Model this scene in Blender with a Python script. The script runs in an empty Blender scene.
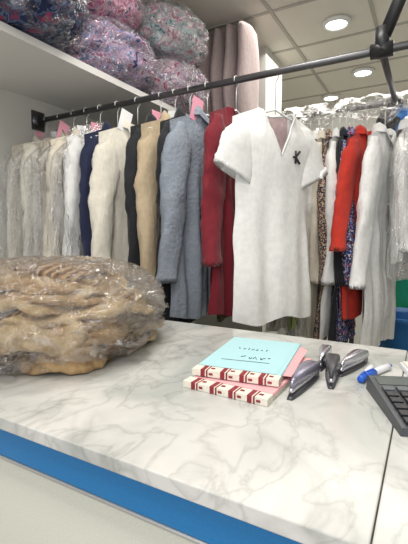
import bpy, math, random
from mathutils import Vector, Matrix, noise
random.seed(7)
S=bpy.context.scene
S.cycles.transparent_max_bounces=32
PI=math.pi
# ---------------------------------------------------------------- materials
def nt(name):
    m=bpy.data.materials.new(name); m.use_nodes=True
    t=m.node_tree; b=t.nodes['Principled BSDF']; return m,t,b
def N(t,k,**kw):
    n=t.nodes.new(k)
    for a,v in kw.items():
        if a in n.inputs: n.inputs[a].default_value=v
        else: setattr(n,a,v)
    return n
def coords(t,scale=1):
    c=N(t,'ShaderNodeTexCoord'); m=N(t,'ShaderNodeMapping'); m.inputs['Scale'].default_value=(scale,)*3 if not isinstance(scale,tuple) else scale
    t.links.new(c.outputs['Object'],m.inputs['Vector']); return m.outputs['Vector']
def ramp(t,src,stops,const=False):
    r=N(t,'ShaderNodeValToRGB'); e=r.color_ramp.elements
    while len(e)<len(stops): e.new(0.5)
    for i,(p,c) in enumerate(stops):
        e[i].position=p; e[i].color=(c[0],c[1],c[2],1)
    if const: r.color_ramp.interpolation='CONSTANT'
    t.links.new(src,r.inputs['Fac']); return r.outputs['Color']
def bump(t,b,src,st,dist=.01):
    n=N(t,'ShaderNodeBump'); n.inputs['Strength'].default_value=st; n.inputs['Distance'].default_value=dist
    t.links.new(src,n.inputs['Height']); t.links.new(n.outputs['Normal'],b.inputs['Normal'])
def plain(name,c,rough=.5,metal=0,bs=0,bsc=60):
    m,t,b=nt(name); b.inputs['Roughness'].default_value=rough; b.inputs['Metallic'].default_value=metal
    v=coords(t,bsc); n=N(t,'ShaderNodeTexNoise'); t.links.new(v,n.inputs['Vector'])
    col=ramp(t,n.outputs['Fac'],[(0.3,[x*.93 for x in c]),(.7,[min(1,x*1.04) for x in c])])
    t.links.new(col,b.inputs['Base Color'])
    if bs: bump(t,b,n.outputs['Fac'],bs)
    return m
def cloth(name,c,sheen=.1,bs=.35):
    m,t,b=nt(name); b.inputs['Roughness'].default_value=.9
    b.inputs['Sheen Weight'].default_value=sheen
    v=coords(t,9); n=N(t,'ShaderNodeTexNoise'); n.inputs['Detail'].default_value=4; t.links.new(v,n.inputs['Vector'])
    col=ramp(t,n.outputs['Fac'],[(0.3,[x*.88 for x in c]),(.7,c)])
    t.links.new(col,b.inputs['Base Color'])
    v2=coords(t,(12,12,5)); n2=N(t,'ShaderNodeTexNoise'); n2.inputs['Detail'].default_value=2; t.links.new(v2,n2.inputs['Vector'])
    bump(t,b,n2.outputs['Fac'],bs,.014)
    return m
def pattern(name,stops,scale=25,kind='vor',rough=.85,dist=0,bs=.45):
    m,t,b=nt(name); b.inputs['Roughness'].default_value=rough
    v=coords(t,scale)
    if kind=='vor':
        n0=N(t,'ShaderNodeTexNoise'); n0.inputs['Scale'].default_value=.8; t.links.new(v,n0.inputs['Vector'])
        mx=N(t,'ShaderNodeVectorMath',operation='ADD'); t.links.new(v,mx.inputs[0]); t.links.new(n0.outputs['Color'],mx.inputs[1])
        n=N(t,'ShaderNodeTexVoronoi'); t.links.new(mx.outputs[0],n.inputs['Vector'])
        sp=N(t,'ShaderNodeSeparateColor'); t.links.new(n.outputs['Color'],sp.inputs[0]); src=sp.outputs[0]
    elif kind=='stripe':
        n=N(t,'ShaderNodeTexWave'); n.inputs['Scale'].default_value=1; n.inputs['Distortion'].default_value=.6; t.links.new(v,n.inputs['Vector']); src=n.outputs['Fac']
    elif kind=='dots':
        n=N(t,'ShaderNodeTexVoronoi'); t.links.new(v,n.inputs['Vector']); src=n.outputs['Distance']
    else:
        n=N(t,'ShaderNodeTexNoise'); n.inputs['Detail'].default_value=2; n.inputs['Distortion'].default_value=dist; t.links.new(v,n.inputs['Vector']); src=n.outputs['Fac']
    col=ramp(t,src,stops,kind=='vor')
    t.links.new(col,b.inputs['Base Color'])
    v2=coords(t,12); n2=N(t,'ShaderNodeTexNoise'); n2.inputs['Detail'].default_value=4; t.links.new(v2,n2.inputs['Vector'])
    bump(t,b,n2.outputs['Fac'],bs,.012)
    return m
def plastic_film(name,tint=(.985,.985,.985),base=.05,sc=5,haze=.005,top=.6,rough=.08,dist=.035,crease=.24,cw=.018):
    m=bpy.data.materials.new(name); m.use_nodes=True; t=m.node_tree; t.nodes.clear()
    o=N(t,'ShaderNodeOutputMaterial'); tr=N(t,'ShaderNodeBsdfTransparent'); tr.inputs[0].default_value=(*tint,1)
    gl=N(t,'ShaderNodeBsdfGlossy'); gl.inputs['Roughness'].default_value=rough; gl.inputs[0].default_value=(1,1,1,1)
    df=N(t,'ShaderNodeBsdfDiffuse'); df.inputs[0].default_value=(.95,.95,.95,1)
    v=coords(t,sc); n=N(t,'ShaderNodeTexNoise'); n.inputs['Detail'].default_value=3; n.inputs['Distortion'].default_value=1.4; t.links.new(v,n.inputs['Vector'])
    a=N(t,'ShaderNodeMath',operation='SUBTRACT'); a.inputs[1].default_value=.5; t.links.new(n.outputs['Fac'],a.inputs[0])
    c=N(t,'ShaderNodeMath',operation='ABSOLUTE'); t.links.new(a.outputs[0],c.inputs[0])
    bp=N(t,'ShaderNodeBump'); bp.inputs['Strength'].default_value=1; bp.inputs['Distance'].default_value=dist; t.links.new(c.outputs[0],bp.inputs['Height'])
    t.links.new(bp.outputs['Normal'],gl.inputs['Normal'])
    lw=N(t,'ShaderNodeLayerWeight'); lw.inputs['Blend'].default_value=.22; t.links.new(bp.outputs['Normal'],lw.inputs['Normal'])
    mr=N(t,'ShaderNodeMapRange'); mr.inputs['To Min'].default_value=base; mr.inputs['To Max'].default_value=top; t.links.new(lw.outputs['Fresnel'],mr.inputs['Value'])
    hz=N(t,'ShaderNodeMapRange'); hz.inputs['From Min'].default_value=0; hz.inputs['From Max'].default_value=cw; hz.inputs['To Min'].default_value=crease; hz.inputs['To Max'].default_value=haze; t.links.new(c.outputs[0],hz.inputs['Value'])
    m1=N(t,'ShaderNodeMixShader'); t.links.new(hz.outputs[0],m1.inputs[0]); t.links.new(tr.outputs[0],m1.inputs[1]); t.links.new(df.outputs[0],m1.inputs[2])
    mx=N(t,'ShaderNodeMixShader'); t.links.new(mr.outputs[0],mx.inputs[0]); t.links.new(m1.outputs[0],mx.inputs[1]); t.links.new(gl.outputs[0],mx.inputs[2])
    t.links.new(mx.outputs[0],o.inputs[0]); return m
FILM=plastic_film('clear_plastic_film',base=.055,crease=.28)
FILM2=plastic_film('garment_cover_film',base=.09,sc=(8,8,3),haze=.035,top=.65,rough=.07,crease=.5,cw=.014)
# ---------------------------------------------------------------- mesh builder
class MB:
    def __init__(s): s.v=[];s.f=[];s.m=[];s.sm=[];s.mats=[]
    def mi(s,m):
        if m not in s.mats: s.mats.append(m)
        return s.mats.index(m)
    def add(s,vs,fs,m,smooth=True):
        o=len(s.v); s.v+= [tuple(p) for p in vs]; i=s.mi(m)
        for f in fs:
            s.f.append([k+o for k in f]); s.m.append(i); s.sm.append(smooth)
    def box(s,lo,hi,m,M=None):
        x0,y0,z0=lo;x1,y1,z1=hi
        vs=[Vector(p) for p in [(x0,y0,z0),(x1,y0,z0),(x1,y1,z0),(x0,y1,z0),(x0,y0,z1),(x1,y0,z1),(x1,y1,z1),(x0,y1,z1)]]
        if M: vs=[M@p for p in vs]
        s.add(vs,[(0,3,2,1),(4,5,6,7),(0,1,5,4),(1,2,6,5),(2,3,7,6),(3,0,4,7)],m,False)
    def loft(s,rings,m,cap0=True,cap1=True,smooth=True,closed=True):
        n=len(rings[0]); vs=[p for r in rings for p in r]; fs=[]
        for i in range(len(rings)-1):
            for j in range(n if closed else n-1):
                k=(j+1)%n
                fs.append((i*n+j,i*n+k,(i+1)*n+k,(i+1)*n+j))
        if cap0: fs.append(tuple(range(n))[::-1])
        if cap1: fs.append(tuple(range((len(rings)-1)*n,len(rings)*n)))
        s.add(vs,fs,m,smooth)
    def tube(s,pts,r,m,n=8,closed=False,flat=1,nz=0):
        pts=[Vector(p) for p in pts]; rings=[]
        up=None
        for i,p in enumerate(pts):
            d=(pts[min(i+1,len(pts)-1)]-pts[max(i-1,0)]).normalized()
            if up is None:
                up=d.orthogonal().normalized()
            up=(up-d*up.dot(d)).normalized(); q=d.cross(up)
            rr=r[i] if isinstance(r,(list,tuple)) else r
            rg=[]
            for k in range(n):
                o=up*math.cos(2*PI*k/n)*rr+q*math.sin(2*PI*k/n)*rr*flat
                if nz: o*=1+nz*noise.fractal((p+o)*14,.9,2,3)
                rg.append(p+o)
            rings.append(rg)
        s.loft(rings,m)
    def lathe(s,prof,c,m,n=32,mod=None):
        rings=[]
        for (r,z) in prof:
            rings.append([(c[0]+r*(1 if not mod else mod(k,z))*math.cos(2*PI*k/n),c[1]+r*(1 if not mod else mod(k,z))*math.sin(2*PI*k/n),c[2]+z) for k in range(n)])
        s.loft(rings,m,cap0=False,cap1=False)
    def blob(s,c,R,m,amp=.15,fr=2.,seed=0,n=40,rot=0,flat=None,ridge=False,pw=.8,minx=None,zf=1,oct=4):
        rings=[];c=Vector(c);Mr=Matrix.Rotation(rot,3,'Z')
        rows=n//2
        for i in range(1,rows):
            ph=PI*i/rows; r=[]
            for k in range(n):
                th=2*PI*k/n
                f=lambda x:math.copysign(abs(x)**pw,x)
                d=Vector((f(math.cos(th))*f(math.sin(ph)),f(math.sin(th))*f(math.sin(ph)),-f(math.cos(ph))))
                q=Vector((d.x,d.y,d.z*zf))*fr+Vector((seed*3.1,seed*1.7,seed))
                if zf!=1: 
                    w=noise.noise(d*1.6+Vector((seed,0,4)))
                    q.z+=w*zf*fr*.35
                a=noise.fractal(q,.9,2.1,oct)
                if ridge: a=.35-abs(a)*1.6
                p=Vector((d.x*R[0],d.y*R[1],d.z*R[2]))*(1+amp*a)
                p=Mr@p+c
                if flat is not None and p.z<flat: p.z=flat+random.random()*.0005
                if minx is not None and p.x<minx: p.x=minx+random.random()*.002
                r.append(p)
            rings.append(r)
        s.loft(rings,m)
    def slab(s,c,R,t,m,seed,rot=0,wave=.02,n=120):
        prof=[(.02,-1),(.35,-1),(.7,-1),(.88,-.95),(.97,-.7),(1,-.25),(1,.25),(.97,.7),(.88,.95),(.75,1),(.6,1),(.45,1),(.3,1),(.15,1),(.02,1)]
        rings=[]
        for (f,zz) in prof:
            r=[]
            for k in range(n):
                th=2*PI*k/n; ct,st=math.cos(th),math.sin(th)
                sq=1/(abs(ct)**2.4+abs(st)**2.4)**(1/2.4)
                o=1+.20*noise.noise(Vector((ct*1.3,st*1.3,seed)))+.10*noise.noise(Vector((ct*4,st*4,seed+3)))+.03*noise.noise(Vector((ct*11,st*11,seed+3)))
                x=R[0]*f*ct*sq*o; y=R[1]*f*st*sq*o
                z=zz*t*.5*(1+.6*noise.noise(Vector((x*9,y*9,seed+7))))
                z+=wave*noise.noise(Vector((x*5+c[2]*3,y*5,1)))+wave*.8*noise.noise(Vector((x*14+seed*.3,y*14,2)))-.6*(f**3)*t
                cr,sr=math.cos(rot),math.sin(rot)
                r.append((c[0]+x*cr-y*sr,c[1]+x*sr+y*cr,max(1.003,c[2]+z)))
            rings.append(r)
        s.loft(rings,m)
    def obj(s,name,loc=(0,0,0),rot=(0,0,0),bevel=0):
        me=bpy.data.meshes.new(name); me.from_pydata(s.v,[],s.f)
        for m in s.mats: me.materials.append(m)
        me.polygons.foreach_set('material_index',s.m); me.polygons.foreach_set('use_smooth',s.sm); me.update()
        o=bpy.data.objects.new(name,me); S.collection.objects.link(o); o.location=loc; o.rotation_euler=rot
        if bevel:
            b=o.modifiers.new('b','BEVEL'); b.width=bevel; b.segments=2; b.limit_method='ANGLE'
        return o
# ---------------------------------------------------------------- room
WALL=plain('wall_paint',(.66,.65,.60),.7); CEIL=plain('ceiling_tile',(.82,.77,.69),.85,bs=.2,bsc=80)
TBAR=plain('tbar_grey',(.46,.43,.38),.5)
XL=-1.87
def room(name,lo,hi,m):
    b=MB(); b.box(lo,hi,m); return b.obj(name)
room('wall_left',(XL-.1,-1.2,0),(XL,5,2.8),WALL)
room('wall_back',(XL-.1,4.9,0),(2.6,5,2.8),WALL)
room('wall_right',(2.5,-1.2,0),(2.6,4.9,2.8),WALL)
m,t,b_=nt('floor_tiles'); v=coords(t,1.6); br=N(t,'ShaderNodeTexBrick'); br.offset=0; br.inputs['Color1'].default_value=(.5,.48,.44,1); br.inputs['Color2'].default_value=(.46,.44,.4,1); br.inputs['Mortar'].default_value=(.2,.2,.19,1); br.inputs['Mortar Size'].default_value=.01; br.inputs['Row Height'].default_value=.5
t.links.new(v,br.inputs['Vector']); t.links.new(br.outputs[0],b_.inputs['Base Color']); b_.inputs['Roughness'].default_value=.3
room('floor',(XL-.1,-1.2,-.1),(2.6,5,0),m)
b=MB(); b.box((XL-.1,-1.2,2.8),(2.6,5,2.9),CEIL)
x=-1.6
while x<2.5:
    b.box((x-.012,-1.2,2.794),(x+.012,4.9,2.8005),TBAR); x+=.6
y=-.9
while y<4.9:
    b.box((XL,y-.012,2.793),(2.5,y+.012,2.8005),TBAR); y+=.6
b.obj('ceiling')
room('wall_pillar',(XL,3.15,0),(-1.2,3.55,2.8),WALL)
em=bpy.data.materials.new('lamp_glow'); em.use_nodes=True; t=em.node_tree; t.nodes.clear(); e=N(t,'ShaderNodeEmission'); e.inputs[0].default_value=(1,.98,.94,1); e.inputs[1].default_value=10; o=N(t,'ShaderNodeOutputMaterial'); t.links.new(e.outputs[0],o.inputs[0])
RIM=plain('lamp_rim',(.85,.85,.83),.4)
for (lx,ly) in [(-.64,3.05),(-.6,4.05),(-.64,2.05),(.7,3.05),(.7,4.05),(.7,1.2),(-.64,.2),(.7,.0),(-1.0,4.6)]:
    b=MB(); b.lathe([(.0,-.012),(.072,-.012)],(0,0,0),em,24); b.lathe([(.07,-.012),(.075,-.022),(.09,-.02),(.1,0),(.0,.0)],(0,0,0),RIM,24)
    b.obj('recessed_downlight',(lx,ly,2.793))
# ---------------------------------------------------------------- counter
m,t,p=nt('white_marble'); v=coords(t,1)
n0=N(t,'ShaderNodeTexNoise'); n0.inputs['Scale'].default_value=3.2; n0.inputs['Detail'].default_value=7; n0.inputs['Distortion'].default_value=1.2; t.links.new(v,n0.inputs['Vector'])
def vein(scale,seed,w,lo):
    mp=N(t,'ShaderNodeMapping'); mp.inputs['Location'].default_value=(seed,seed*.7,0); mp.inputs['Rotation'].default_value=(0,0,.5); mp.inputs['Scale'].default_value=(1,.6,1); t.links.new(v,mp.inputs[0])
    n=N(t,'ShaderNodeTexNoise'); n.inputs['Scale'].default_value=scale; n.inputs['Detail'].default_value=6; n.inputs['Roughness'].default_value=.5; n.inputs['Distortion'].default_value=.7; t.links.new(mp.outputs[0],n.inputs['Vector'])
    a=N(t,'ShaderNodeMath',operation='SUBTRACT'); a.inputs[1].default_value=.5; t.links.new(n.outputs['Fac'],a.inputs[0])
    c=N(t,'ShaderNodeMath',operation='ABSOLUTE'); t.links.new(a.outputs[0],c.inputs[0])
    return ramp(t,c.outputs[0],[(0,(lo*1.0,lo*1.02,lo)),(w*.3,((lo+1)/2,)*3),(w,(1,1,1))])
v1=vein(4.5,2.3,.075,.66); v2=vein(10,7.7,.04,.80)
base=ramp(t,n0.outputs['Fac'],[(.33,(.43,.445,.42)),(.5,(.57,.57,.54)),(.65,(.65,.64,.605))])
n3=N(t,'ShaderNodeTexNoise'); n3.inputs['Scale'].default_value=3.5; t.links.new(v,n3.inputs['Vector'])
mask=ramp(t,n3.outputs['Fac'],[(.42,(0,0,0)),(.6,(1,1,1))])
def mul(a,bb,fac=None):
    x=N(t,'ShaderNodeMixRGB',blend_type='MULTIPLY'); x.inputs[0].default_value=1
    if fac: t.links.new(fac,x.inputs[0])
    t.links.new(a,x.inputs[1]); t.links.new(bb,x.inputs[2]); return x.outputs[0]
t.links.new(mul(mul(base,v1,mask),v2),p.inputs['Base Color']); p.inputs['Roughness'].default_value=.2
MARB=m
CREAM=plain('counter_cream_panel',(.70,.70,.60),.5); BLUE=plain('blue_trim',(.012,.17,.42),.35); ALU=plain('aluminium',(.6,.6,.58),.3,.8)
b=MB()
b.box((XL+.01,.39,.978),(-.037,1.15,1.0),MARB); b.box((-.0355,.39,.978),(1.7,1.15,1.0),MARB)
b.box((XL+.02,.42,0),(1.68,1.13,.978),CREAM)
b.box((XL+.02,.402,.922),(1.68,.42,.976),BLUE)
b.box((XL+.02,.400,.916),(1.68,.42,.922),ALU)
b.obj('marble_counter',bevel=.002)
# ---------------------------------------------------------------- shelf
SH=plain('shelf_white',(.76,.75,.72),.5)
b=MB(); b.box((XL,-.3,2.02),(-1.35,3.14,2.05),SH)
for yy in (.2,1.2,2.2,3.0): b.box((XL,yy,1.9),(-1.87+.02,yy+.03,2.02),SH); 
b.obj('wall_shelf')
# ---------------------------------------------------------------- rails
STEEL=plain('rail_steel',(.12,.12,.125),.35,.85)
DKS=plain('black_pole',(.02,.02,.022),.4,.3)
RZ=1.91
b=MB()
b.tube([(XL,1.5,RZ),(.9,1.5,RZ)],.013,STEEL,16)
b.tube([(XL,1.5,RZ),(XL+.012,1.5,RZ)],.04,STEEL,20)
b.box((XL,1.46,RZ-.05),(XL+.006,1.54,RZ+.05),STEEL)
b.tube([(-.2,1.5,RZ),(-.13,1.5,RZ)],.024,DKS,16)
b.tube([(-.165,1.5,RZ-.02),(-.165,1.5,RZ+.07)],.024,DKS,16)
b.tube([(-.165,1.5,RZ+.03),(-.112,1.5,RZ+.16),(.08,1.5,2.795)],.021,DKS,16)
b.tube([(-.165,1.49,RZ),(-.165,2.1,RZ)],.012,STEEL,16)
b.tube([(XL,2.1,RZ),(1.4,2.1,RZ)],.013,STEEL,16)
b.tube([(-.2,2.1,RZ),(-.14,2.1,RZ)],.02,STEEL,16)
b.tube([(.9,1.5,RZ),(.9,1.5,2.795)],.015,STEEL,16); b.tube([(1.4,2.1,RZ),(1.4,2.1,2.795)],.015,STEEL,16)
b.obj('clothes_rail')
# ---------------------------------------------------------------- garments
WIRE=plain('hanger_wire',(.75,.75,.75),.3,.7); HW=plain('hanger_white',(.8,.8,.8),.4)
TAGP=plain('tag_pink',(.8,.35,.45),.7); TAGW=plain('tag_white',(.85,.85,.85),.7)
BTN=plain('button_white',(.7,.7,.68),.4)
def smooth(a,b_,x):
    x=max(0,min(1,(x-a)/(b_-a))); return x*x*(3-2*x)
def garment(name,X,Y,rotd,col,L=.75,W=.2,T=.03,sleeve='long',vd=.07,nk=.07,cover=False,lining=None,seed=0,flare=1.1,tag=None,collar=True,placket=True,sl=.56,hang=.12,logo=False,fold=.014,sang=.05,lam=None,crease=1):
    rnd=random.Random(seed*13+5)
    b=MB(); z0=-hang
    ph=rnd.random()*6; lam=lam or rnd.uniform(.08,.13); ph2=rnd.random()*6
    def hw(d):
        return W*(1-.1*smooth(.1,.2,d)+ (flare-.9)*smooth(.2,L,d))
    def pt(c,r,side):
        ax=abs(c)*W
        if ax<nk: top=-(vd*(1-ax/nk)) if side>0 else -.015*(1-ax/nk)
        else: top=-(ax-nk)*.42
        z=top+r*(-L-top)
        if r>.9: z+=.012*math.sin(c*5+ph)*(r-.9)*10
        d=-z
        x=c*hw(d)
        th=T*math.sqrt(max(0,1-c*c))
        s=smooth(0,.10,d-(-top if ax>=nk else 0))
        if ax<nk: s=max(s,.75)
        y=side*(th*s+.001)
        A=fold*smooth(.08,.55,d)
        y+=A*math.sin(2*PI*x/lam+ph+d*1.5)+A*.5*math.sin(2*PI*x/(lam*.53)+ph2-d*3)
        y+=.012*math.sin(d*7+ph)*smooth(.05,.3,d)
        y+=.010*noise.noise(Vector((x*9+seed,d*7,side)))*smooth(.03,.15,d)*crease
        x+=.008*noise.noise(Vector((x*8,d*8,seed)))
        return (x,y,z0+z)
    C=40;R=30
    lining=lining or col
    for side in (1,-1):
        vs=[pt(-1+2*i/C,j/R,side) for j in range(R+1) for i in range(C+1)]
        fs=[]
        for j in range(R):
            for i in range(C):
                q=(j*(C+1)+i,j*(C+1)+i+1,(j+1)*(C+1)+i+1,(j+1)*(C+1)+i)
                fs.append(q if side<0 else q[::-1])
        b.add(vs,fs,col)
    vs=[];fs=[]
    for j in range(8):
        for i in range(9):
            x=-nk*.96+2*nk*.96*i/8; d=.004+(vd+.03)*j/7
            q=pt(x/W,(d)/L,-1); vs.append((q[0],q[1]+.006,q[2]-.002))
    for j in range(7):
        for i in range(8): fs.append((j*9+i,j*9+i+1,(j+1)*9+i+1,(j+1)*9+i))
    b.add(vs,fs,lining)
    f=[pt(nk/W*(-1+2*i/16),0,1) for i in range(17)]; k=[pt(nk/W*(1-2*i/12),0,-1) for i in range(1,12)]
    loop=f+k
    if collar:
        rings=[]
        for (up,out) in ((0,.0),(.028,.001),(.032,.006),(.012,.016),(-.012,.022)):
            rg=[]
            for p in loop:
                d=Vector((p[0],p[1]*1.6,0)); d=d.normalized() if d.length>1e-5 else Vector((0,1,0))
                u=up*(1 if p[1]<.01 else .7)
                rg.append(Vector(p)+Vector((0,0,u))+d*out)
            rings.append(rg)
        b.loft(rings,col,False,False)
    else:
        b.tube([Vector(p) for p in loop]+[Vector(loop[0])],.0035,col,6)
    if placket:
        pl=[]
        for j in range(22):
            r=j/21; q=pt(0,r,1)
            pl.append([(q[0]-.016,q[1]+.003,q[2]),(q[0]+.016,q[1]+.004,q[2])])
        vs=[p for r in pl for p in r]
        b.add(vs,[(2*j,2*j+1,2*j+3,2*j+2) for j in range(21)],col)
        for j in range(1,7):
            q=pt(0,j/7,1); c=(q[0],q[1]+.006,q[2])
            b.loft([[(c[0]+.005*math.cos(a*PI/4),c[1]+dy,c[2]+.005*math.sin(a*PI/4)) for a in range(8)] for dy in (-.002,.002)],BTN)
    for sx in (-1,1):
        rings=[]
        if sleeve=='none': break
        ln=sl if sleeve=='long' else .21
        nr=28 if sleeve=='long' else 14; pz=rnd.random()*6
        lean=rnd.uniform(.02,.06)+sang
        for j in range(nr+1):
            f_=j/nr
            if sleeve=='long':
                ex=.022+.043*smooth(0,.14,f_)-.020*smooth(.3,1,f_); ey=.016+.018*smooth(0,.14,f_)-.006*f_
            else:
                ex=.028+.046*smooth(0,.45,f_)+.012*f_; ey=.010+.014*smooth(0,.3,f_)
            cx=sx*(W-.052+ (lean*f_ if sleeve=='long' else .052*f_) +.008*math.sin(f_*5+pz)*crease)
            cy=(.02*f_+.012*math.sin(f_*4+pz))*(1 if sleeve=='long' else .3)
            cz=z0-(W-nk)*.42+.004-ln*f_
            if f_>.93 and sleeve=='long': ex*=1.06; ey*=1.15
            rg=[]
            for a in range(18):
                th=2*PI*a/18
                wr=1+crease*(.10*math.sin(3*th+f_*9+pz)*smooth(.1,.4,f_)+.16*noise.noise(Vector((math.cos(th)*1.6,f_*13+math.sin(th)*1.5,seed)))*smooth(.05,.2,f_))
                wr+=.05*math.sin(f_*42+2*math.sin(th+pz))*math.exp(-((f_-.45)/.22)**2)*(sleeve=='long')
                tilt=0 if sleeve=='long' else sx*math.cos(th)*.04*f_
                rg.append((cx+ex*math.cos(th)*wr,cy+ey*math.sin(th)*wr,cz+tilt))
            rings.append(rg)
        last=rings[-1]; cc=[sum(p[i] for p in last)/18 for i in range(3)]
        rings.append([(cc[0]+(p[0]-cc[0])*.85,cc[1]+(p[1]-cc[1])*.85,p[2]+.03) for p in last])
        b.loft(rings,col)
    hk=[]
    for a in range(-30,181,15):
        hk.append((.016*math.cos(math.radians(a))*1.0,0,.016*math.sin(math.radians(a))))
    hk+= [(-.014,0,-.012),(-.002,0,-.03),(0,0,-.05),(0,0,z0-.012)]
    b.tube(hk,.002,WIRE,6)
    aw=W-.035
    b.tube([(-aw,0,z0-.012-(aw-nk)*.42-.01),(-nk,0,z0-.022),(0,0,z0+.005),(nk,0,z0-.022),(aw,0,z0-.012-(aw-nk)*.42-.01)],.004,HW,6)
    if tag:
        b.box((.01,.004,z0-.05),(.07,.0055,z0+.045),tag,Matrix.Rotation(rnd.uniform(-.3,.3),4,'Y'))
    if logo:
        D=plain('print_black',(.02,.02,.02),.7)
        q=pt(-.42,.21,1); o_=Vector((q[0],q[1]+.003,q[2]))
        for (a0,a1) in (((0,-.024),(0,.024)),((0,0),(-.022,.024)),((0,0),(-.022,-.024)),((.014,.0),(.006,.0))):
            b.tube([o_+Vector((a0[0],0,a0[1])),o_+Vector((a1[0],0,a1[1]))],.0045,D,6)
    if cover:
        rings=[]
        CL=L+.12
        for j in range(44):
            f_=j/43; d=CL*f_; z=z0+.055-d
            w=.02+(W+.06)*smooth(0,.24,d)**.7+.03*f_; tt=.012+T*1.3*smooth(0,.2,d)
            rg=[]
            for a in range(64):
                th=2*PI*a/64
                nn=noise.fractal(Vector((math.cos(th)*4+seed,math.sin(th)*4,d*4)),1,2,3)
                nn=.3-abs(nn)
                rg.append((w*math.cos(th)*(1+.06*nn),tt*math.sin(th)*(1+.3*nn)+.02*nn*math.sin(th),z))
            rings.append(rg)
        b.loft(rings,FILM2,False,False)
    return b.obj(name,(X,Y,RZ),(0,0,math.radians(rotd)))
c_ivory=cloth('wool_ivory',(.74,.70,.60)); c_cream=cloth('linen_cream',(.72,.66,.54)); c_gre=cloth('wool_greige',(.42,.38,.32))
c_grey=cloth('cotton_grey',(.40,.40,.39)); c_navy=cloth('wool_navy',(.012,.018,.055)); c_blk=cloth('wool_black',(.010,.011,.015))
c_beige=cloth('gabardine_beige',(.48,.38,.25)); c_red=cloth('crimson',(.18,.007,.018)); c_white=cloth('cotton_white',(.80,.80,.78))
c_tee=cloth('tee_cotton_white',(.85,.85,.83),0,.12)
c_bright=cloth('bright_red',(.52,.03,.015)); c_lime=cloth('lime',(.55,.66,.14)); c_pinkshade=cloth('pink_shaded_inside',(.62,.46,.46))  # last one: tee's pinkish neck inside, its shade put into the colour
c_denim=cloth('indigo',(.03,.05,.16)); c_olive=cloth('olive',(.09,.09,.05)); c_sage=cloth('sage',(.38,.47,.36))
c_blu=pattern('blue_grey_dotted',[(0,(.03,.04,.07)),(.10,(.05,.06,.10)),(.14,(.20,.23,.28)),(1,(.24,.27,.31))],30,'dots')
c_flor=pattern('floral_blue_print',[(0,(.02,.02,.04)),(.3,(.08,.16,.5)),(.5,(.02,.02,.03)),(.75,(.6,.6,.65)),(.9,(.5,.10,.16))],38)
c_flor2=pattern('floral_warm_print',[(0,(.03,.02,.03)),(.35,(.45,.35,.2)),(.55,(.02,.02,.03)),(.75,(.55,.5,.45)),(.9,(.4,.12,.1))],44)
c_plaid=pattern('greige_stripe',[(.0,(.40,.36,.29)),(.8,(.48,.44,.36)),(.95,(.18,.15,.11))],(14,14,3),'stripe')
row1=[('coat',-1.80,c_cream,.72,1,c_cream),('blouse',-1.70,c_ivory,.72,1,None),('coat',-1.60,c_plaid,.70,1,None),
('coat',-1.51,c_cream,.74,1,None),('blouse',-1.42,c_white,.74,1,None),
('suit_jacket',-1.31,c_navy,.78,0,None),('coat',-1.19,c_ivory,.66,0,None),('suit_jacket',-1.06,c_blk,.84,0,None),
('coat',-.985,c_beige,.86,0,None),('suit_jacket',-.91,c_blk,.86,0,None),('dress_shirt',-.825,c_blu,.82,0,None),('long_sleeve_shirt',-.695,c_red,.80,0,None)]
for i,(n,x,c,L,cv,l) in enumerate(row1):
    garment(n,x,1.5,-92+random.uniform(-5,5)-(8 if i in(6,10) else 0),c,L=L,T=.026,cover=bool(cv) ,lining=l,seed=i+1,tag=[TAGP,TAGW,TAGP,TAGW,TAGP,None,TAGW,TAGP,TAGW,None,TAGP,None][i],vd=.12 if 'jacket' in n or n=='coat' else .05,sl=.62 if i not in(6,11) else .56,W=.205 if i!=11 else .185,sang=.07 if i==10 else (.03 if i==6 else .015),placket=i<11 and i not in (1,4),collar=i<11 and i not in (1,4))
garment('v_neck_tshirt',-.535,1.51,-119,c_tee,L=.80,W=.20,T=.038,sleeve='short',vd=.17,nk=.085,lining=c_pinkshade,seed=33,collar=False,placket=False,logo=True,fold=.006,flare=1.0,hang=.14,lam=.19,crease=.5)
row2=[(-1.66,c_grey),(-1.56,c_navy),(-1.46,c_cream),(-1.36,c_olive),(-1.26,c_blk),(-1.16,c_sage),(-1.07,c_denim),(-.98,c_olive),(-.90,c_cream),(-.82,c_white),(-.745,c_white)]
kinds=['blouse','dress_shirt','jacket']
for i,(x,c) in enumerate(row2):
    garment(kinds[i%3],x,2.1,-90+random.uniform(-5,5),c,L=random.uniform(.8,.98),T=.022,seed=40+i,fold=.01)
row3=[('dress_shirt',-.69,c_white,.98,0),('blouse',-.64,c_cream,.95,0),('dress_shirt',-.60,c_white,.98,1),('dress_shirt',-.555,c_lime,.95,0),('blouse',-.515,c_white,.98,1),('dress_shirt',-.48,c_cream,1.0,0),('dress_shirt',-.445,c_flor2,1.0,0),('blouse',-.41,c_white,.98,0),('blouse',-.38,c_blk,1.0,0),('blouse',-.345,c_flor,1.0,0),('long_sleeve_shirt',-.285,c_bright,.86,0),('robe',-.205,c_white,1.0,0),('blouse',-.11,c_white,.60,1),('blouse',-.02,c_white,.60,1),('blouse',.07,c_ivory,.6,1),('jacket',.17,c_navy,.7,0),('blouse',.27,c_sage,.8,0),('jacket',.37,c_grey,.8,0),('dress_shirt',.47,c_white,.8,0)]
for i,(n,x,c,L,cv) in enumerate(row3):
    garment(n,x,2.1,-90+random.uniform(-3,3)-(14 if n in('long_sleeve_shirt','robe') else 0),c,L=L,T=.018 if x<-.33 else .03,seed=60+i,fold=.006,cover=bool(cv),sang=.10 if n in('long_sleeve_shirt','robe') else .0,sl=.66 if n=='robe' or L>.9 else .5,hang=.13,placket=n!='long_sleeve_shirt')
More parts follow.
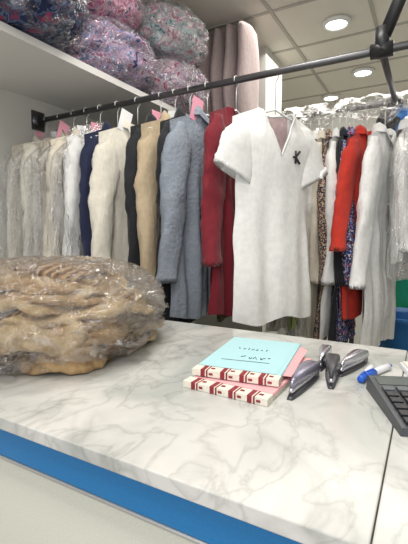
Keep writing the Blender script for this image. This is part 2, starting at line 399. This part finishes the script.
for i,x in enumerate([-1.5,-1.35,-1.2,-1.05,-.9,-.75,-.62,-.5]):
    garment(kinds[i%3],x,2.75,-90+random.uniform(-5,5),[c_white,c_grey,c_navy,c_cream,c_white,c_sage,c_grey,c_white][i],L=1.0,T=.035,seed=90+i,fold=.01)
b=MB(); b.tube([(XL,2.75,RZ),(-.42,2.75,RZ)],.013,STEEL,14); b.tube([(-.42,2.75,RZ),(-.42,2.75,0)],.015,STEEL,14); b.obj('clothes_rail')
b=MB(); vs=[];fs=[]
nx,ny=90,22
for i in range(nx+1):
    for j in range(ny+1):
        x=-.68+1.15*i/nx; s=-1+2*j/ny
        y=2.1+.17*math.sin(s*1.4)+.03*noise.noise(Vector((x*9,s*2,1)))
        z=RZ+.03-.13*abs(s)**1.5+.06*(.3-abs(noise.fractal(Vector((x*8,s*2,5)),1,2,3)))
        vs.append((x,y,z))
for i in range(nx):
    for j in range(ny):
        a=i*(ny+1)+j; fs.append((a,a+1,a+ny+2,a+ny+1))
b.add(vs,fs,FILM); b.obj('plastic_dust_sheet')
BB=plain('blue_carrier',(.02,.2,.6),.4); DK=cloth('dark_bag_cloth',(.02,.02,.025))
b=MB(); b.blob((-.13,2.36,RZ-.03),(.10,.07,.06),BB,.35,2.5,3,30); b.blob((-.21,2.34,RZ-.03),(.055,.06,.065),DK,.3,2.5,5,30); b.tube([(-.15,2.36,RZ),(-.15,2.2,RZ+.04),(-.15,2.1,RZ+.015)],.006,BB,6); b.obj('blue_carrier_bag')
# ---------------------------------------------------------------- bedding bags on shelf
p_nav=pattern('quilt_navy',[(.3,(.010,.014,.05)),(.50,(.015,.03,.10)),(.53,(.16,.22,.36)),(.56,(.02,.04,.10)),(.66,(.25,.04,.09))],5,'noise',dist=.6,bs=.2)
p_mul=pattern('quilt_multicolour',[(.32,(.05,.06,.20)),(.40,(.62,.52,.66)),(.45,(.30,.03,.14)),(.50,(.66,.60,.70)),(.55,(.06,.10,.30)),(.60,(.62,.56,.68)),(.68,(.40,.08,.24))],4.5,'noise',dist=.9,bs=.2)
p_mul2=pattern('quilt_floral',[(.32,(.42,.04,.16)),(.40,(.76,.68,.70)),(.47,(.30,.12,.26)),(.51,(.76,.70,.72)),(.56,(.06,.06,.18)),(.62,(.74,.68,.72))],4.5,'noise',dist=.9,bs=.2)
p_teal=pattern('quilt_teal',[(.32,(.05,.18,.22)),(.40,(.66,.70,.70)),(.46,(.16,.30,.32)),(.51,(.70,.68,.70)),(.56,(.40,.06,.16)),(.62,(.70,.66,.68))],4.5,'noise',dist=.9,bs=.2)
c_rose=cloth('rose_grey_blanket',(.52,.42,.41)); c_pk=pattern('pink_quilt',[(.34,(.5,.08,.22)),(.42,(.76,.58,.64)),(.5,(.45,.06,.2)),(.56,(.74,.58,.64)),(.64,(.10,.08,.2))],4.5,'noise',dist=.9,bs=.2)
def bundle(name,c,R,m,seed,rot=0,film=True):
    b=MB(); flat=c[2]-R[2]*.92; mn=XL+.012
    b.blob(c,R,m,.14,1.5,seed,90,rot,flat,minx=mn,zf=2.2,ridge=True,oct=2)
    b.blob((c[0]+R[0]*.12,c[1],c[2]+R[2]*.2),(R[0]*.92,R[1]*.85,R[2]*.45),m,.2,2.0,seed+9,56,rot,minx=mn,oct=2)
    if film: b.blob(c,(R[0]*1.07,R[1]*1.07,R[2]*1.08),FILM,.2,2.4,seed+2,120,rot,flat,ridge=True,minx=XL+.006,oct=3)
    return b.obj(name)
bundle('bagged_quilt',(-1.50,1.04,2.20),(.31,.27,.155),p_nav,1)
bundle('bagged_quilt',(-1.55,1.62,2.19),(.26,.26,.145),p_mul,2)
bundle('bagged_quilt',(-1.58,1.60,2.48),(.24,.26,.13),c_pk,3)
bundle('bagged_quilt',(-1.53,2.16,2.20),(.27,.24,.15),p_mul2,4)
bundle('bagged_quilt',(-1.53,2.14,2.50),(.27,.26,.15),p_teal,5)
bundle('bagged_quilt',(-1.56,1.0,2.49),(.26,.28,.13),p_nav,6)
b=MB()
for i in range(5):
    yy=2.70; xx=-1.58+.10*i
    rings=[]
    for j in range(22):
        z=2.052+.70*j/21; e=min(1,.55+ .45*math.sin(PI*min(1,max(0,(j+.6)/22.2)))**.35)
        rings.append([(xx+.052*e*math.cos(2*PI*a/24)*(1+.1*math.sin(a+z*9+i)),yy+.17*e*math.sin(2*PI*a/24)+.012*math.sin(z*14+i)+(.05 if i>1 else .03),z) for a in range(24)])
    b.loft(rings,c_rose)
b.obj('folded_blankets')
# ---------------------------------------------------------------- counter bag
fur=pattern('tan_fleece',[(.3,(.30,.18,.08)),(.5,(.44,.29,.14)),(.7,(.52,.36,.18))],7,'noise',bs=.7)
fur2=pattern('light_tan_fleece',[(.3,(.44,.30,.15)),(.5,(.58,.43,.24)),(.75,(.68,.54,.34))],7,'noise',bs=.7)
stripe=pattern('brown_weave',[(0,(.12,.06,.03)),(.35,(.34,.20,.09)),(.6,(.46,.33,.17)),(.85,(.16,.09,.05))],(9,9,60),'stripe')
b=MB(); ZC=1.0; DX,DY=-.03,-.02
rl=random.Random(21); mts=[fur,fur2,stripe,fur2,fur,fur2]
NL=15
for i in range(NL):
    f_=i/(NL-1); z=.012+.198*f_
    rr=.262*(1-.55*f_**2.6)*(1-.10*(1-f_)**3)
    b.slab((-.875+DX+rl.uniform(-.014,.014),.785+DY+rl.uniform(-.014,.014),ZC+z),(rr*rl.uniform(.95,1.03),rr*rl.uniform(.93,1.0)),.021*rl.uniform(.85,1.25),mts[i%6],3.7*i+1,rl.uniform(0,3),wave=.030)
# loose corner of the cloth turned over at the front right
b.slab((-.735+DX,.625+DY,ZC+.085),(.10,.075),.03,fur2,91,.6,wave=.05)
b.slab((-.70+DX,.66+DY,ZC+.045),(.10,.09),.035,fur,97,.3,wave=.04)
b.blob((-.87+DX,.765+DY,ZC+.105),(.285,.30,.13),FILM,.20,2.0,11,190,.4,ZC+.0015,ridge=True,oct=3)
b.blob((-.86+DX,.75+DY,ZC+.10),(.29,.30,.122),FILM,.28,2.6,15,170,.4,ZC+.002,ridge=True,oct=3)
b.obj('plastic_laundry_bag')
# ---------------------------------------------------------------- receipt books
CY=plain('paper_cyan',(.42,.68,.72),.7); PK=plain('paper_pink',(.80,.42,.44),.7); PW=plain('paper_white',(.76,.72,.62),.7); MR=plain('maroon_print',(.25,.02,.03),.6); INK=plain('ink',(.03,.04,.1),.6)
def book(top):
    w,l,h=.088,.138,.012
    b=MB()
    for k in range(6): 
        b.box((-w+.0008*k,-l+.03,k*h/6+.0004),(w-.001*(k%2),l-.0006*k,(k+1)*h/6),top if k>3 else PW)
    b.box((-w-.001,-l-.001,0),(w+.001,-l+.026,h+.001),PW)
    for i,x in enumerate((-.07,-.028,.012,.05)):
        b.box((x,-l-.0016,-.0),(x+.009,-l+.027,h+.0016),MR)
        b.box((x+.012,-l-.002,.0),(x+.015,-l+.027,h+.0014),MR)
        b.box((x+.018,-l-.002,h*.35),(x+.026,-l+.0,h*.7),MR)
        b.box((x+.018,-l+.010,h+.001),(x+.026,-l+.017,h+.0017),MR)
    return b,w,l,h
b,w,l,h=book(PK); b.obj('receipt_book',(-.318,.785,1.0005),(0,0,math.radians(-2)))
b,w,l,h=book(CY)
def scrib(x,y,sz,n,seed):
    r=random.Random(seed)
    for i in range(n):
        pts=[(x+i*sz*.8+r.uniform(0,sz*.6),y+r.uniform(-.5,.6)*sz,h+.0012) for _ in range(4)]
        b.tube(pts,.0008,INK,5)
scrib(-.045,.04,.013,7,3); scrib(-.02,-.025,.018,5,5); b.tube([(-.055,-.055,h+.001),(.05,-.048,h+.001)],.0007,INK,5)
b.add([(w-.02,-l+.03,h*.9),(w+.016,-l+.05,h*.4),(w+.020,l-.03,h*.5),(w-.02,l,h*.9)],[(0,1,2,3)],PK,False)
b.add([(-w,-l+.03,h+.0006),(w-.01,-l+.03,h+.0006),(w-.006,l,h+.0006),(-w,l,h+.0006)],[(0,1,2,3)],CY,False)
b.obj('receipt_book',(-.340,.832,1.0148),(0,0,math.radians(7)))
# ---------------------------------------------------------------- staplers, marker, calculator
SIL=plain('chrome_silver',(.6,.6,.66),.22,.9); GRY=plain('dark_grey_plastic',(.05,.05,.06),.3); PUR=plain('violet_grey',(.30,.29,.38),.25,.6)
def stapler(loc,rot,topm,sc=1):
    b=MB()
    def bar(z0,z1,w0,w1,l0,l1,m,lift=0):
        rings=[]
        for j in range(13):
            f_=j/12; y=l0+(l1-l0)*f_; w=w0+(w1-w0)*f_; e=math.sin(PI*min(1,max(0,f_*.92+.04)))**.3
            za=z0+lift*f_; zb=z0+(z1-z0)*e+lift*f_
            rings.append([(-w*e*sc,y*sc,za*sc),(w*e*sc,y*sc,za*sc),(w*e*.95*sc,y*sc,(zb-.003)*sc),(w*e*.7*sc,y*sc,zb*sc),(-w*e*.7*sc,y*sc,zb*sc),(-w*e*.95*sc,y*sc,(zb-.003)*sc)])
        b.loft(rings,m)
    bar(0,.008,.010,.020,-.085,.075,GRY)
    bar(.012,.024,.007,.015,-.08,.07,SIL,-.004)
    bar(.020,.040,.006,.022,-.075,.078,topm,-.002)
    b.box((-.012*sc,.045*sc,.004*sc),(.012*sc,.07*sc,.03*sc),GRY)
    return b.obj('stapler',loc,(0,0,rot))
stapler((-.206,.775,1.0),math.radians(-2),PUR,1.0)
stapler((-.205,.945,1.0),math.radians(6),SIL,.85)
stapler((-.168,.860,1.0),math.radians(10),GRY,.95)
stapler((-.137,.935,1.0),math.radians(-12),SIL,.9)
PB=plain('marker_blue',(.02,.12,.6),.35); PWt=plain('marker_white',(.75,.77,.8),.35)
for (loc,rr) in (((-.103,.89,1.0),-6),((-.084,.915,1.0),-22)):
    b=MB(); b.tube([(0,-.05,.008),(0,-.048,.008),(0,-.015,.008)],[.005,.0078,.0078],PB,14); b.tube([(0,-.015,.008),(0,.045,.008),(0,.048,.008)],[.0072,.0072,.005],PWt,14); b.tube([(0,.048,.008),(0,.056,.008)],.004,PB,10); b.box((-.0015,-.045,.015),(.0015,-.018,.018),PB)
    b.obj('marker_pen',loc,(0,0,math.radians(rr)))
CB=plain('calculator_body',(.05,.055,.065),.35); KEY=plain('calculator_key',(.012,.012,.015),.4); KG=plain('calculator_key_grey',(.10,.11,.12),.4); LCD=plain('lcd_screen',(.10,.12,.11),.15)
b=MB()
b.add([(-.07,-.095,0),(.07,-.095,0),(.07,.095,0),(-.07,.095,0),(-.068,-.093,.012),(.068,-.093,.012),(.068,.093,.028),(-.068,.093,.028)],[(0,3,2,1),(4,5,6,7),(0,1,5,4),(1,2,6,5),(2,3,7,6),(3,0,4,7)],CB,False)
sl=math.atan2(.016,.186); M=Matrix.Translation((0,-.093,.012))@Matrix.Rotation(sl,4,'X')
b.box((-.058,.145,.0),(.058,.178,.0015),LCD,M)
for r in range(6):
    for c in range(5):
        x=-.058+c*.0245; y=.01+r*.0215
        b.box((x,y,0),(x+.019,y+.016,.005),KG if (c==4 or r==5) else KEY,M)
b.obj('calculator',(.005,.757,1.0),(0,0,math.radians(22)),.001)
b=MB(); b.box((-.05,-.03,0),(.05,.03,.012),PWt); b.box((-.045,-.025,.012),(.045,.025,.016),PW); b.obj('note_pad',(.01,.98,1.0),(0,0,.3),.002)
# ---------------------------------------------------------------- back table with baskets
b=MB(); TW=plain('table_laminate',(.55,.5,.42),.5)
b.box((-.40,2.45,.52),(.9,3.6,.55),TW)
for x in (-.36,.84):
    for y in (2.52,3.54): b.box((x,y,0),(x+.04,y+.04,.52),STEEL)
b.obj('side_table')
def basket(name,loc,r,h,col):
    m=plain(name+'_plastic',col,.35); b=MB()
    md=lambda k,z:1+(.012 if k%2 else -.012)
    b.lathe([(.01,0),(r*.72,0),(r*.78,.02),(r*.9,h*.5),(r*.97,h*.9)],(0,0,0),m,48,md)
    b.lathe([(r*.96,h*.88),(r*1.06,h*.9),(r*1.07,h),(r*.99,h),(r*.92,h*.5),(r*.74,.025),(.01,.02)],(0,0,0),m,48)
    return b.obj(name,loc)
basket('plastic_basket',(-.10,2.72,.55),.21,.27,(.015,.16,.45))
basket('laundry_basket',(-.12,3.26,.55),.28,.60,(.05,.58,.28))
# ---------------------------------------------------------------- lights
def area(name,loc,size,pw,rot=(0,0,0),col=(1,.965,.91)):
    l=bpy.data.lights.new(name,'AREA'); l.shape='RECTANGLE'; l.size=size[0]; l.size_y=size[1]; l.energy=pw; l.color=col
    o=bpy.data.objects.new(name,l); S.collection.objects.link(o); o.location=loc; o.rotation_euler=rot
area('light_front',(-.2,-.2,2.72),(1.0,.5),26)
area('light_mid',(-.2,3.4,2.74),(2,1.6),42)
area('light_aisle',(-.45,1.1,2.74),(.6,.4),16)
area('light_shopfront',(.3,-1.1,1.7),(2.6,1.8),21,(math.radians(80),0,math.radians(10)),(.97,.98,1))
w=bpy.data.worlds.new('w'); S.world=w; w.use_nodes=True; w.node_tree.nodes['Background'].inputs[0].default_value=(.97,.97,1,1); w.node_tree.nodes['Background'].inputs[1].default_value=.5
S.view_settings.view_transform='Standard'
# ---------------------------------------------------------------- camera
cd=bpy.data.cameras.new('camera'); cam=bpy.data.objects.new('camera',cd); S.collection.objects.link(cam)
cam.location=(0,0,1.3); cam.rotation_euler=(math.radians(84.7),0,math.radians(29.3)); cd.lens=26.47; cd.sensor_width=36; cd.clip_start=.02
S.camera=cam
